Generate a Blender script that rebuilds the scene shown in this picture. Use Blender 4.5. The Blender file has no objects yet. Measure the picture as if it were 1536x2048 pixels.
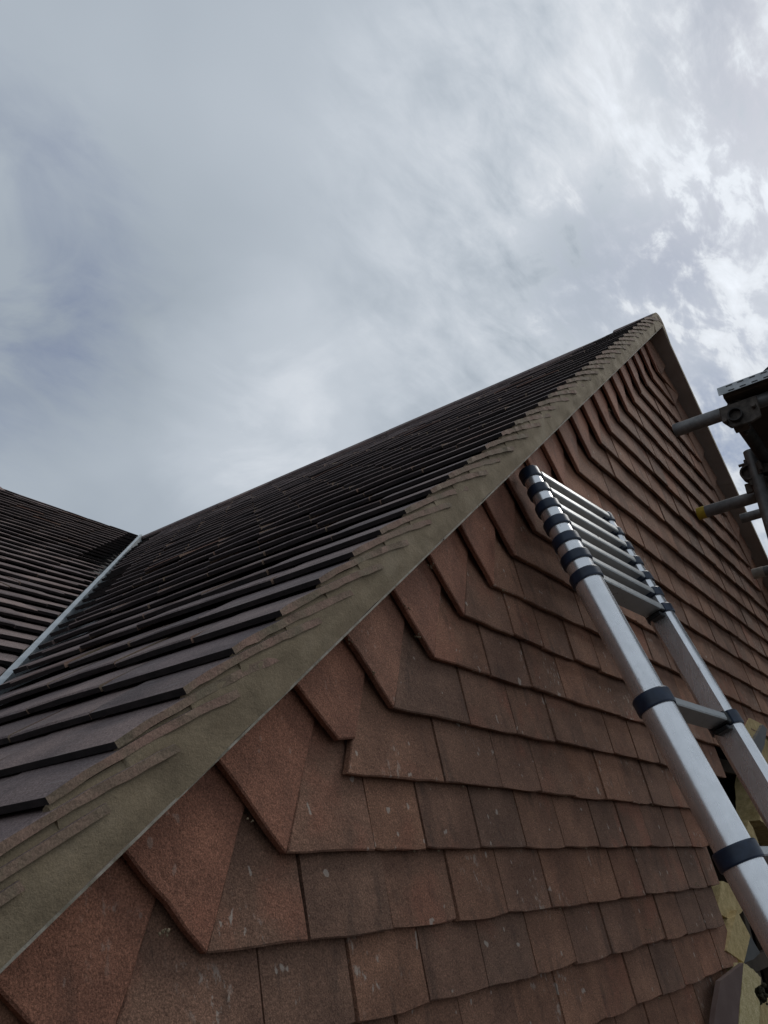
import bpy, bmesh, math, random
from mathutils import Vector, Matrix, noise
random.seed(7)
rnd = random.random
def ru(a, b): return a + (b - a) * random.random()
S = bpy.context.scene
COL = S.collection

# ------------------------------------------------------------------ camera
CAM = Vector((-3.50318, -0.75366, 0.24967))
ROT = Matrix(((0.5861730, -0.2983552, -0.7532499),
              (-0.8069016, -0.2986152, -0.5096457),
              (-0.0728765, 0.9065391, -0.4157836)))
FPX = 1669.46
cd = bpy.data.cameras.new("camera"); cam = bpy.data.objects.new("camera", cd); COL.objects.link(cam)
cam.matrix_world = Matrix.Translation(CAM) @ ROT.to_4x4()
cd.sensor_fit = 'HORIZONTAL'; cd.sensor_width = 36.0; cd.lens = 36.0 * FPX / 1536.0
cd.clip_start = 0.05; cd.clip_end = 2000.0
S.camera = cam
S.view_settings.view_transform = 'Standard'; S.view_settings.look = 'None'
S.view_settings.exposure = 0.0; S.view_settings.gamma = 1.0
S.view_settings.use_curve_mapping = False

# ------------------------------------------------------------------ world: Nishita sky behind a procedural cloud deck
SUN_DIR = Vector((0.72, -0.16, 0.67)).normalized()
def N(nt, typ, **kw):
    n = nt.nodes.new(typ)
    for k, v in kw.items():
        if k.startswith('i_'): n.inputs[k[2:].replace('_', ' ')].default_value = v
        else: setattr(n, k, v)
    return n
def L(nt, a, b): nt.links.new(a, b)
def math_node(nt, op, a, b=None, c=None, clamp=False):
    n = nt.nodes.new('ShaderNodeMath'); n.operation = op; n.use_clamp = clamp
    for i, v in enumerate((a, b, c)):
        if v is None: continue
        if isinstance(v, (int, float)): n.inputs[i].default_value = v
        else: nt.links.new(v, n.inputs[i])
    return n.outputs[0]
def vmath(nt, op, a, b=None):
    n = nt.nodes.new('ShaderNodeVectorMath'); n.operation = op
    for i, v in enumerate((a, b)):
        if v is None: continue
        if isinstance(v, (tuple, list, Vector)): n.inputs[i].default_value = v
        else: nt.links.new(v, n.inputs[i])
    return n.outputs['Value'] if op in ('DOT_PRODUCT', 'LENGTH', 'DISTANCE') else n.outputs['Vector']
def noise_node(nt, vec, scale, detail=4.0, rough=0.55, dist=0.0):
    n = nt.nodes.new('ShaderNodeTexNoise'); n.inputs['Scale'].default_value = scale
    n.inputs['Detail'].default_value = detail; n.inputs['Roughness'].default_value = rough
    n.inputs['Distortion'].default_value = dist
    if vec is not None: nt.links.new(vec, n.inputs['Vector'])
    return n.outputs['Fac']
def ramp(nt, fac, stops, interp='LINEAR'):
    n = nt.nodes.new('ShaderNodeValToRGB'); cr = n.color_ramp; cr.interpolation = interp
    while len(cr.elements) > 1: cr.elements.remove(cr.elements[-1])
    cr.elements[0].position = stops[0][0]
    def c4(c): return (c, c, c, 1) if isinstance(c, (int, float)) else (*c, 1)
    cr.elements[0].color = c4(stops[0][1])
    for p, c in stops[1:]:
        e = cr.elements.new(p); e.color = c4(c)
    nt.links.new(fac, n.inputs['Fac'])
    return n.outputs['Color']
def mixc(nt, fac, a, b, blend='MIX'):
    n = nt.nodes.new('ShaderNodeMix'); n.data_type = 'RGBA'; n.blend_type = blend
    for idx, v in ((0, fac), (6, a), (7, b)):
        if isinstance(v, (int, float)): n.inputs[idx].default_value = v if idx == 0 else (v, v, v, 1)
        elif isinstance(v, tuple): n.inputs[idx].default_value = (*v, 1)
        else: nt.links.new(v, n.inputs[idx])
    return n.outputs[2]

W = bpy.data.worlds.new("World"); S.world = W; W.use_nodes = True
nt = W.node_tree; nt.nodes.clear()
out = N(nt, 'ShaderNodeOutputWorld'); bg = N(nt, 'ShaderNodeBackground'); bg.inputs['Strength'].default_value = 0.1
L(nt, bg.outputs[0], out.inputs[0])
sky = N(nt, 'ShaderNodeTexSky'); sky.sky_type = 'NISHITA'; sky.sun_disc = False
sky.sun_elevation = math.asin(SUN_DIR.z); sky.sun_rotation = math.atan2(SUN_DIR.x, SUN_DIR.y)
tc = N(nt, 'ShaderNodeTexCoord'); D = tc.outputs['Generated']
sep = N(nt, 'ShaderNodeSeparateXYZ'); L(nt, D, sep.inputs[0])
zc = math_node(nt, 'ADD', math_node(nt, 'MAXIMUM', sep.outputs[2], 0.0), 0.22)
px = math_node(nt, 'DIVIDE', sep.outputs[0], zc); py = math_node(nt, 'DIVIDE', sep.outputs[1], zc)
cmb = N(nt, 'ShaderNodeCombineXYZ'); L(nt, px, cmb.inputs[0]); L(nt, py, cmb.inputs[1])
P2 = cmb.outputs[0]
big = noise_node(nt, P2, 1.7, 3.0, 0.5, 0.3)
mid = noise_node(nt, vmath(nt, 'ADD', P2, (5.3, 1.7, 0.4)), 4.2, 6.0, 0.58, 0.5)
strm = N(nt, 'ShaderNodeMapping'); strm.inputs['Rotation'].default_value = (0, 0, 0.5); strm.inputs['Scale'].default_value = (1.0, 2.4, 1.0)
L(nt, P2, strm.inputs['Vector'])
fine = noise_node(nt, strm.outputs[0], 9.0, 7.0, 0.62, 0.35)
sund = vmath(nt, 'DOT_PRODUCT', D, tuple(Vector((0.78, -0.02, 0.62)).normalized()))
glow = math_node(nt, 'POWER', math_node(nt, 'MAXIMUM', sund, 0.0), 10.0)
side = math_node(nt, 'MULTIPLY_ADD', sund, 3.4, -2.88, clamp=True)      # broken cloud on the sun's side
# thickness of the deck: textured toward the sun, smooth away from it
tex = math_node(nt, 'ADD', math_node(nt, 'MULTIPLY', math_node(nt, 'SUBTRACT', mid, 0.5), 0.9),
                math_node(nt, 'MULTIPLY', math_node(nt, 'SUBTRACT', fine, 0.5), 0.7))
soft = noise_node(nt, vmath(nt, 'ADD', P2, (2.3, 6.7, 1.4)), 3.0, 3.0, 0.5, 0.2)
texa = math_node(nt, 'ADD', math_node(nt, 'MULTIPLY', tex, math_node(nt, 'MULTIPLY', side, 2.8)),
                 math_node(nt, 'MULTIPLY', math_node(nt, 'SUBTRACT', soft, 0.5), 0.26))
lum = math_node(nt, 'ADD', math_node(nt, 'MULTIPLY_ADD', big, 0.14, 0.375),
                math_node(nt, 'ADD', math_node(nt, 'MULTIPLY', glow, 0.30), math_node(nt, 'MULTIPLY', texa, 0.66)))
# a thin bright window in the deck low over the far roof
sp = vmath(nt, 'DOT_PRODUCT', D, tuple(Vector((0.640, 0.562, 0.525)).normalized()))
spot = ramp(nt, math_node(nt, 'ADD', sp, math_node(nt, 'MULTIPLY', math_node(nt, 'SUBTRACT', mid, 0.5), 0.02)), [(0.984, 0.0), (0.995, 0.45), (1.0, 1.0)], 'EASE')
lum = math_node(nt, 'ADD', lum, math_node(nt, 'MULTIPLY', spot, 0.20))
cloudc = mixc(nt, math_node(nt, 'MULTIPLY_ADD', lum, 2.6, -0.95, clamp=True), (0.86, 0.995, 1.15), (0.95, 1.0, 1.07))
lum10 = math_node(nt, 'MULTIPLY', math_node(nt, 'MAXIMUM', lum, 0.16), 10.0)
vm = N(nt, 'ShaderNodeVectorMath'); vm.operation = 'SCALE'; L(nt, cloudc, vm.inputs[0]); L(nt, lum10, vm.inputs['Scale'])
cloud = vm.outputs[0]
# blue gaps: left edge of the deck, and between the broken clouds low on the right
def blob(v, a, b):
    s = vmath(nt, 'DOT_PRODUCT', D, tuple(Vector(v).normalized()))
    s = math_node(nt, 'ADD', s, math_node(nt, 'MULTIPLY', tex, 0.035))
    return ramp(nt, s, [(a, 0.0), (b, 1.0)], 'EASE')
g1 = blob((0.30, 0.70, 0.60), 0.970, 1.0)
g2 = blob((0.90, 0.12, 0.42), 0.985, 1.0)
g3 = blob((0.772, 0.185, 0.61), 0.9925, 1.0)
g4 = blob((0.680, -0.02, 0.737), 0.992, 1.0)
g5 = blob((0.760, -0.005, 0.650), 0.994, 1.0)
g6 = blob((0.805, 0.095, 0.590), 0.9945, 1.0)
gap = math_node(nt, 'ADD', 0.0, math_node(nt, 'ADD', math_node(nt, 'MULTIPLY', g2, 0.9),
      math_node(nt, 'ADD', math_node(nt, 'MULTIPLY', g3, 0.6), math_node(nt, 'MULTIPLY', math_node(nt, 'ADD', g4, math_node(nt, 'ADD', g5, g6)), 0.75))))
gapn = math_node(nt, 'MULTIPLY', gap, math_node(nt, 'MULTIPLY_ADD', tex, -5.0, 0.50, clamp=True), clamp=True)
skyb = mixc(nt, 1.0, sky.outputs[0], (0.50, 0.54, 0.60), 'MULTIPLY')
gapl = math_node(nt, 'MULTIPLY', g1, math_node(nt, 'MULTIPLY_ADD', math_node(nt, 'SUBTRACT', mid, 0.5), -2.2, 0.30, clamp=True), clamp=True)
skyl = mixc(nt, 1.0, sky.outputs[0], (0.62, 0.60, 0.80), 'MULTIPLY')
L(nt, mixc(nt, gapl, mixc(nt, gapn, cloud, skyb), skyl), bg.inputs['Color'])

# ------------------------------------------------------------------ sun, diffused by the cloud
sd = bpy.data.lights.new("sun", 'SUN'); sd.energy = 1.35; sd.angle = math.radians(20); sd.color = (1.0, 0.97, 0.92)
sun = bpy.data.objects.new("sun", sd); COL.objects.link(sun)
sun.rotation_euler = SUN_DIR.to_track_quat('Z', 'Y').to_euler()

# ------------------------------------------------------------------ helpers
def tag(o, label=None, cat=None, group=None, kind=None):
    if label: o['label'] = label
    if cat: o['category'] = cat
    if group: o['group'] = group
    if kind: o['kind'] = kind
    return o
def empty(name, loc=(0, 0, 0)):
    o = bpy.data.objects.new(name, None); COL.objects.link(o); o.location = loc; o.empty_display_size = 0.1
    return o
def link(name, me, parent=None):
    o = bpy.data.objects.new(name, me); COL.objects.link(o)
    if parent: o.parent = parent
    return o
def obj(name, bm, mats, parent=None, smooth=False, autos=None):
    me = bpy.data.meshes.new(name); bm.normal_update(); bm.to_mesh(me); bm.free()
    for m in (mats if isinstance(mats, (list, tuple)) else [mats]): me.materials.append(m)
    if smooth:
        me.polygons.foreach_set('use_smooth', [True] * len(me.polygons))
        if autos: me.set_sharp_from_angle(angle=math.radians(autos))
    return link(name, me, parent)
def bm_box(bm, c, sx, sy, sz, rot=None, mi=0, bevel=0.0):
    M = Matrix.Translation(Vector(c))
    if rot is not None: M = M @ rot.to_4x4()
    r = bmesh.ops.create_cube(bm, size=1.0, matrix=M @ Matrix.Diagonal((sx, sy, sz, 1)))
    fs = set(f for v in r['verts'] for f in v.link_faces)
    for f in fs: f.material_index = mi
    if bevel > 0:
        es = list(set(e for v in r['verts'] for e in v.link_edges))
        bmesh.ops.bevel(bm, geom=es, offset=bevel, segments=1, affect='EDGES')
def frame_from(d):
    d = Vector(d).normalized(); a = Vector((0, 0, 1)) if abs(d.z) < 0.9 else Vector((1, 0, 0))
    u = d.cross(a).normalized(); v = d.cross(u).normalized()
    return u, v
def bm_tube(bm, a, b, r, wall=0.004, seg=28, mi=0, cap=True):
    a = Vector(a); b = Vector(b); u, v = frame_from(b - a)
    def ring(c, rr): return [bm.verts.new(c + u * math.cos(2*math.pi*i/seg) * rr + v * math.sin(2*math.pi*i/seg) * rr) for i in range(seg)]
    A, B = ring(a, r), ring(b, r)
    for i in range(seg):
        j = (i + 1) % seg; bm.faces.new((A[i], A[j], B[j], B[i])).material_index = mi
    dl = (b - a).length
    dd = (b - a).normalized()
    for c, R0, sgn in ((a, A, 1), (b, B, -1)):
        if wall:
            I = ring(c, r - wall); Dp = ring(c + dd * sgn * min(0.25, dl * 0.4), r - wall)
            for i in range(seg):
                j = (i + 1) % seg
                bm.faces.new((R0[i], R0[j], I[j], I[i])).material_index = mi
                bm.faces.new((I[i], I[j], Dp[j], Dp[i])).material_index = mi
            bm.faces.new(Dp).material_index = mi
        else:
            bm.faces.new(R0).material_index = mi
    bmesh.ops.recalc_face_normals(bm, faces=bm.faces)
def prism(bm, pts_f, off, mi_front=0, mi_side=0, mi_back=0):
    """pts_f: 3D points of the front polygon, off: vector or per-vertex offsets to the back polygon"""
    F = [bm.verts.new(p) for p in pts_f]
    Bk = [bm.verts.new(Vector(p) + (off[i] if isinstance(off, list) else Vector(off))) for i, p in enumerate(pts_f)]
    n = len(F); fs = []
    f = bm.faces.new(F); f.material_index = mi_front; fs.append(f)
    f = bm.faces.new(list(reversed(Bk))); f.material_index = mi_back; fs.append(f)
    for i in range(n):
        j = (i + 1) % n
        f = bm.faces.new((F[j], F[i], Bk[i], Bk[j])); f.material_index = mi_side; fs.append(f)
    return fs
def clip(poly, a, b, c):
    """keep a*x+b*z<=c"""
    o = []
    for i in range(len(poly)):
        p, q = poly[i], poly[(i + 1) % len(poly)]
        dp = a*p[0] + b*p[1] - c; dq = a*q[0] + b*q[1] - c
        if dp <= 0: o.append(p)
        if dp * dq < 0:
            t = dp / (dp - dq); o.append((p[0] + (q[0]-p[0])*t, p[1] + (q[1]-p[1])*t))
    return o
def area(poly): return abs(sum(poly[i][0]*poly[(i+1) % len(poly)][1] - poly[(i+1) % len(poly)][0]*poly[i][1] for i in range(len(poly)))) / 2
RT = ROT.transposed()
def px_of(P):
    d = RT @ (Vector(P) - CAM)
    if d.z > -0.05: return None
    return (768 + FPX * d.x / -d.z, 1024 - FPX * d.y / -d.z)
def shown_area(pts):
    """how large the piece shows in the frame; used only to choose which repeats become single objects"""
    q = [px_of(p) for p in pts]
    if any(v is None for v in q): return 0
    q = [(min(max(x, 0), 1536), min(max(y, 0), 2048)) for x, y in q]
    return area(q)

# ------------------------------------------------------------------ materials
def new_mat(name):
    m = bpy.data.materials.new(name); m.use_nodes = True; nt = m.node_tree; nt.nodes.clear()
    o = nt.nodes.new('ShaderNodeOutputMaterial'); b = nt.nodes.new('ShaderNodeBsdfPrincipled')
    nt.links.new(b.outputs[0], o.inputs[0])
    g = nt.nodes.new('ShaderNodeNewGeometry')
    oi = nt.nodes.new('ShaderNodeObjectInfo')
    r = math_node(nt, 'FRACT', math_node(nt, 'ADD', math_node(nt, 'MULTIPLY', oi.outputs['Random'], 3.7),
                                         math_node(nt, 'MULTIPLY', g.outputs['Random Per Island'], 5.3)))
    return m, nt, b, g.outputs['Position'], r
def bump(nt, b, h, strength, dist):
    n = nt.nodes.new('ShaderNodeBump'); n.inputs['Strength'].default_value = strength; n.inputs['Distance'].default_value = dist
    nt.links.new(h, n.inputs['Height']); nt.links.new(n.outputs[0], b.inputs['Normal'])
def stretch(nt, pos, sc, rot=(0, 0, 0)):
    m = nt.nodes.new('ShaderNodeMapping'); m.inputs['Scale'].default_value = sc; m.inputs['Rotation'].default_value = rot
    nt.links.new(pos, m.inputs['Vector']); return m.outputs[0]
def shift_by(nt, pos, r, k=9.0):
    c = nt.nodes.new('ShaderNodeCombineXYZ')
    for i, q in enumerate((k, -k * 0.7, k * 0.45)): nt.links.new(math_node(nt, 'MULTIPLY', r, q), c.inputs[i])
    return vmath(nt, 'ADD', pos, c.outputs[0])

def clay_mat(name, c0, c1, c2, spots=1.0):
    m, nt, b, pos, r = new_mat(name)
    sp = shift_by(nt, pos, r)
    base = ramp(nt, r, [(0.0, c0), (0.2, c1), (0.4, c2), (0.55, c0), (0.70, tuple(q * w for q, w in zip(c1, (0.88, 0.92, 0.94)))), (0.82, c0), (0.92, tuple(q * w for q, w in zip(c2, (1.03, 0.96, 0.94)))), (1.0, c1)])
    blot = noise_node(nt, sp, 9.0, 4.0, 0.6)
    col = mixc(nt, ramp(nt, blot, [(0.36, 0.0), (0.66, 1.0)]), mixc(nt, 1.0, base, (0.76, 0.74, 0.74), 'MULTIPLY'), mixc(nt, 1.0, base, (1.18, 1.15, 1.12), 'MULTIPLY'))
    # redder patches where the sand coat is thin
    red = ramp(nt, noise_node(nt, vmath(nt, 'ADD', sp, (3.1, 0.2, 1.9)), 6.0, 3.0, 0.5), [(0.59, 0.0), (0.68, 0.55)])
    col = mixc(nt, red, col, (0.30, 0.125, 0.08))
    # sand grain
    grain = noise_node(nt, pos, 430.0, 3.0, 0.8)
    col = mixc(nt, 0.9, col, ramp(nt, grain, [(0.30, 0.38), (0.5, 1.0), (0.70, 2.0)]), 'MULTIPLY')
    # dark sooty streaks running down
    st = noise_node(nt, stretch(nt, sp, (26.0, 26.0, 7.0)), 1.0, 5.0, 0.65)
    col = mixc(nt, ramp(nt, st, [(0.56, 0.0), (0.72, 0.55*(0.3 + 0.7*spots))]), col, (0.060, 0.044, 0.036))
    # pale lime runs and specks
    l1 = noise_node(nt, stretch(nt, sp, (95.0, 95.0, 50.0)), 1.0, 3.0, 0.6)
    lm = noise_node(nt, vmath(nt, 'ADD', sp, (8.0, 3.0, 2.0)), 7.5, 2.0, 0.5)
    lime = math_node(nt, 'MULTIPLY', ramp(nt, l1, [(0.57, 0.0), (0.66, 1.0)]), ramp(nt, lm, [(0.59, 0.0), (0.69, 0.8)]))
    sp2 = noise_node(nt, stretch(nt, sp, (62.0, 62.0, 44.0)), 1.0, 1.0, 0.4)
    lime = math_node(nt, 'ADD', lime, math_node(nt, 'MULTIPLY', ramp(nt, sp2, [(0.74, 0.0), (0.765, 1.0)]), 0.7), clamp=True)
    col = mixc(nt, math_node(nt, 'MULTIPLY', lime, spots), col, (0.48, 0.41, 0.35))
    nt.links.new(col, b.inputs['Base Color'])
    b.inputs['Roughness'].default_value = 0.88; b.inputs['Specular IOR Level'].default_value = 0.25
    h = math_node(nt, 'ADD', math_node(nt, 'MULTIPLY', grain, 0.5), math_node(nt, 'MULTIPLY', noise_node(nt, pos, 90.0, 5.0, 0.65), 1.4))
    bump(nt, b, h, 0.8, 0.0024)
    return m
M_wall = clay_mat('sanded_brown_clay', (0.254, 0.137, 0.090), (0.218, 0.124, 0.086), (0.282, 0.148, 0.095))
M_cut = clay_mat('sanded_red_clay', (0.290, 0.132, 0.086), (0.265, 0.128, 0.086), (0.280, 0.143, 0.096), 0.35)

def roof_mat():
    m, nt, b, pos, r = new_mat('dark_brindle_tile')
    sp = shift_by(nt, pos, r)
    base = ramp(nt, r, [(0.0, (0.142, 0.110, 0.103)), (0.3, (0.112, 0.087, 0.083)), (0.55, (0.165, 0.125, 0.114)), (0.8, (0.112, 0.088, 0.087)), (0.96, (0.115, 0.090, 0.086)), (0.985, (0.15, 0.085, 0.065))])
    blot = noise_node(nt, sp, 8.0, 4.0, 0.6)
    col = mixc(nt, ramp(nt, blot, [(0.35, 0.0), (0.68, 1.0)]), mixc(nt, 1.0, base, (0.75, 0.75, 0.78), 'MULTIPLY'), mixc(nt, 1.0, base, (1.35, 1.3, 1.28), 'MULTIPLY'))
    grain = noise_node(nt, pos, 420.0, 3.0, 0.8)
    col = mixc(nt, 0.85, col, ramp(nt, grain, [(0.3, 0.5), (0.5, 1.1), (0.70, 2.3)]), 'MULTIPLY')
    scr = noise_node(nt, stretch(nt, sp, (120.0, 22.0, 120.0), (0, 0.66, 0.35)), 1.0, 4.0, 0.7)
    scm = noise_node(nt, vmath(nt, 'ADD', sp, (2.0, 7.0, 1.0)), 6.0, 2.0, 0.5)
    dust = math_node(nt, 'MULTIPLY', ramp(nt, scr, [(0.54, 0.0), (0.70, 1.0)]), ramp(nt, scm, [(0.42, 0.0), (0.62, 0.9)]))
    col = mixc(nt, dust, col, (0.24, 0.21, 0.20))
    nt.links.new(col, b.inputs['Base Color'])
    b.inputs['Roughness'].default_value = 0.85; b.inputs['Specular IOR Level'].default_value = 0.2
    bump(nt, b, math_node(nt, 'ADD', math_node(nt, 'MULTIPLY', grain, 0.4), noise_node(nt, pos, 90.0, 4.0, 0.6)), 0.4, 0.0012)
    return m
M_roof = roof_mat()
def simple(name, c0, c1, scale=20.0, rough=0.85, metal=0.0, bstr=0.3, bdist=0.002, detail=5.0, grain=0.0, bscale=None, spec=0.4, lo=0.35, hi=0.65):
    m, nt, b, pos, r = new_mat(name)
    f = noise_node(nt, shift_by(nt, pos, r, 3.0), scale, detail, 0.6)
    col = ramp(nt, f, [(lo, c0), (hi, c1)])
    if grain:
        g = noise_node(nt, pos, 500.0, 2.0, 0.7)
        col = mixc(nt, grain, col, ramp(nt, g, [(0.3, 0.5), (0.5, 1.0), (0.75, 1.6)]), 'MULTIPLY')
    nt.links.new(col, b.inputs['Base Color'])
    b.inputs['Roughness'].default_value = rough; b.inputs['Metallic'].default_value = metal
    b.inputs['Specular IOR Level'].default_value = spec
    if bstr: bump(nt, b, noise_node(nt, pos, bscale or scale * 6, 4.0, 0.6), bstr, bdist)
    return m
M_end = simple('raw_tile_end', (0.19, 0.150, 0.100), (0.27, 0.165, 0.125), 16.0, 0.9, grain=0.6, bstr=0.6, bdist=0.002, bscale=170)
M_roofdark = simple('near_black_tile_tail', (0.016, 0.014, 0.014), (0.034, 0.027, 0.027), 30.0, 0.8)  # near-black tone set on the tail faces only
M_mortar = None
def mortar_mat():
    m, nt, b, pos, r = new_mat('olive_bedding_mortar')
    f = noise_node(nt, pos, 11.0, 7.0, 0.68)
    col = ramp(nt, f, [(0.28, (0.195, 0.150, 0.098)), (0.50, (0.248, 0.193, 0.126)), (0.75, (0.295, 0.238, 0.165))])
    g = noise_node(nt, pos, 450.0, 3.0, 0.75)
    col = mixc(nt, 0.45, col, ramp(nt, g, [(0.3, 0.55), (0.5, 1.0), (0.75, 1.5)]), 'MULTIPLY')
    # paler and greyer toward the top of the gable, broken by noise
    s = nt.nodes.new('ShaderNodeSeparateXYZ'); nt.links.new(pos, s.inputs[0])
    pale_top = math_node(nt, 'ADD', math_node(nt, 'MULTIPLY_ADD', s.outputs[2], 0.42, -0.35), math_node(nt, 'MULTIPLY', math_node(nt, 'SUBTRACT', noise_node(nt, pos, 3.0, 3.0), 0.5), 1.2), clamp=True)
    col = mixc(nt, pale_top, col, mixc(nt, 1.0, col, (1.45, 1.5, 1.6), 'MULTIPLY'))
    tr = noise_node(nt, stretch(nt, pos, (30.0, 30.0, 140.0), (0, 0.66, 0)), 1.0, 4.0, 0.6)
    col = mixc(nt, ramp(nt, tr, [(0.58, 0.0), (0.72, 0.16)]), col, (0.12, 0.095, 0.06))
    nt.links.new(col, b.inputs['Base Color']); b.inputs['Roughness'].default_value = 0.93; b.inputs['Specular IOR Level'].default_value = 0.2
    h = math_node(nt, 'ADD', math_node(nt, 'MULTIPLY', g, 0.35), math_node(nt, 'ADD', math_node(nt, 'MULTIPLY', noise_node(nt, pos, 60.0, 5.0, 0.65), 1.1), math_node(nt, 'MULTIPLY', tr, 0.3)))
    bump(nt, b, h, 0.6, 0.0024)
    return m
M_mortar = mortar_mat()
M_board = simple('fibre_cement_undercloak', (0.26, 0.205, 0.175), (0.31, 0.25, 0.215), 14.0, 0.85, bstr=0.1)
M_boardedge = simple('pale_board_edge', (0.20, 0.175, 0.13), (0.40, 0.36, 0.30), 60.0, 0.9, bstr=0.3)
M_felt = simple('black_underlay', (0.010, 0.010, 0.011), (0.018, 0.017, 0.017), 10.0, 0.8, bstr=0.2)
M_render = simple('brown_brickwork', (0.14, 0.08, 0.06), (0.2, 0.11, 0.08), 3.0, 0.9)
M_ground = simple('trampled_earth', (0.040, 0.036, 0.030), (0.065, 0.056, 0.046), 0.35, 0.95, bstr=0.4, bdist=0.05, bscale=4.0)
def alu_mat(name, base, rough, scr=0.6):
    m, nt, b, pos, r = new_mat(name)
    f = noise_node(nt, pos, 35.0, 4.0, 0.6)
    col = ramp(nt, f, [(0.3, tuple(c * 0.88 for c in base)), (0.7, base)])
    g1 = noise_node(nt, stretch(nt, pos, (110.0, 110.0, 60.0)), 1.0, 3.0, 0.6)
    gm = noise_node(nt, pos, 11.0, 2.0, 0.5)
    grime = math_node(nt, 'MULTIPLY', ramp(nt, g1, [(0.64, 0.0), (0.70, 1.0)]), ramp(nt, gm, [(0.50, 0.0), (0.60, scr)]))
    col = mixc(nt, grime, col, (0.10, 0.085, 0.07))
    nt.links.new(col, b.inputs['Base Color']); b.inputs['Metallic'].default_value = 0.82
    nt.links.new(math_node(nt, 'MULTIPLY_ADD', noise_node(nt, stretch(nt, pos, (60., 60., 12.)), 1.0, 3.0), 0.16, rough - 0.06), b.inputs['Roughness'])
    bump(nt, b, noise_node(nt, stretch(nt, pos, (28., 28., 9.)), 1.0, 2.0), 0.05, 0.0015)
    return m
M_alu = alu_mat('brushed_aluminium', (0.92, 0.925, 0.94), 0.25)
M_alu2 = alu_mat('worn_rung_aluminium', (0.52, 0.53, 0.53), 0.50, 0.95)
M_navy = simple('navy_plastic_collar', (0.010, 0.019, 0.040), (0.020, 0.036, 0.070), 40.0, 0.42, bstr=0.15, bdist=0.0008, spec=0.5)
M_black = simple('black_plastic', (0.010, 0.010, 0.011), (0.02, 0.02, 0.021), 30.0, 0.5, bstr=0.1)
M_galv = simple('weathered_galvanised_tube', (0.13, 0.13, 0.13), (0.24, 0.235, 0.23), 22.0, 0.55, 0.55, bstr=0.2, bdist=0.001)
M_shadetube = simple('shade_darkened_tube', (0.018, 0.017, 0.017), (0.045, 0.040, 0.037), 22.0, 0.7, 0.2, bstr=0.2, bdist=0.001)  # shade on the wall-side ledger, painted in as a darker tube colour
M_galvb = simple('bright_galvanised_plate', (0.34, 0.36, 0.37), (0.50, 0.52, 0.53), 45.0, 0.5, 0.5, bstr=0.1)
M_valley = simple('grey_valley_trough', (0.30, 0.33, 0.345), (0.42, 0.45, 0.47), 12.0, 0.5, 0.15, bstr=0.1)
M_fitting = simple('rusty_scaffold_fitting', (0.05, 0.042, 0.036), (0.12, 0.10, 0.085), 40.0, 0.7, 0.4, bstr=0.5, bdist=0.001)
M_timber = simple('dirty_scaffold_board', (0.035, 0.026, 0.020), (0.075, 0.055, 0.040), 9.0, 0.9, bstr=0.3)
M_studs = simple('damp_timber', (0.045, 0.032, 0.022), (0.085, 0.062, 0.042), 12.0, 0.9, bstr=0.3)
M_yellow = simple('yellow_plastic_cap', (0.36, 0.26, 0.02), (0.48, 0.34, 0.03), 30.0, 0.5, bstr=0.1)
M_foam = simple('yellow_insulation_foam', (0.42, 0.30, 0.125), (0.68, 0.53, 0.27), 40.0, 0.95, bstr=0.8, bdist=0.004, bscale=120, grain=0.5, lo=0.3, hi=0.7)
M_foamp = simple('pale_torn_foam', (0.52, 0.40, 0.18), (0.78, 0.66, 0.38), 55.0, 0.95, bstr=1.0, bdist=0.005, bscale=160, grain=0.6, lo=0.3, hi=0.7)
M_foil = simple('dull_purple_brown_facing', (0.135, 0.088, 0.076), (0.17, 0.115, 0.10), 14.0, 0.9, bstr=0.15)
M_slate = simple('dark_grey_facing', (0.055, 0.056, 0.055), (0.085, 0.085, 0.082), 20.0, 0.6, bstr=0.15)

# ------------------------------------------------------------------ dimensions (metres, wall face y = 0, ridge near x = 0)
PIT = 0.66052; CP, SP, TP = math.cos(PIT), math.sin(PIT), math.tan(PIT)
HV = 2.6017           # underside of the verge at x = 0
HT = 2.7132           # plane through the tile tails of the left slope at x = 0
YV = -0.058           # outer face of the verge mortar
GR = 0.1038; S0 = -3.8674
YR = 3.70; VK = 1.107; PW = math.atan(TP / VK); HW = 2.685
GW = 0.1035

# ------------------------------------------------------------------ ground
bm = bmesh.new()
bmesh.ops.create_grid(bm, x_segments=20, y_segments=20, size=400, matrix=Matrix.Translation((0, 0, -4.4)))
tag(obj('ground', bm, M_ground), 'trampled bare earth far below the scaffold', kind='structure')

# ------------------------------------------------------------------ the house
house = tag(empty('tile_hung_house', (0, 0, -4.4)), 'tile-hung gable end with brown clay tiles under a dark tiled roof and mortared verge', 'house')
HL = Vector((0, 0, 4.4))
def part(name, bm, mats, parent=None, smooth=False, autos=None, loc=None):
    o = obj(name, bm, mats, None, smooth, autos)
    o.parent = parent or house
    o.location = (loc if loc is not None else Vector((0, 0, 0))) + (HL if (parent is None or parent is house) else Vector((0, 0, 0)))
    return o
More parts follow.
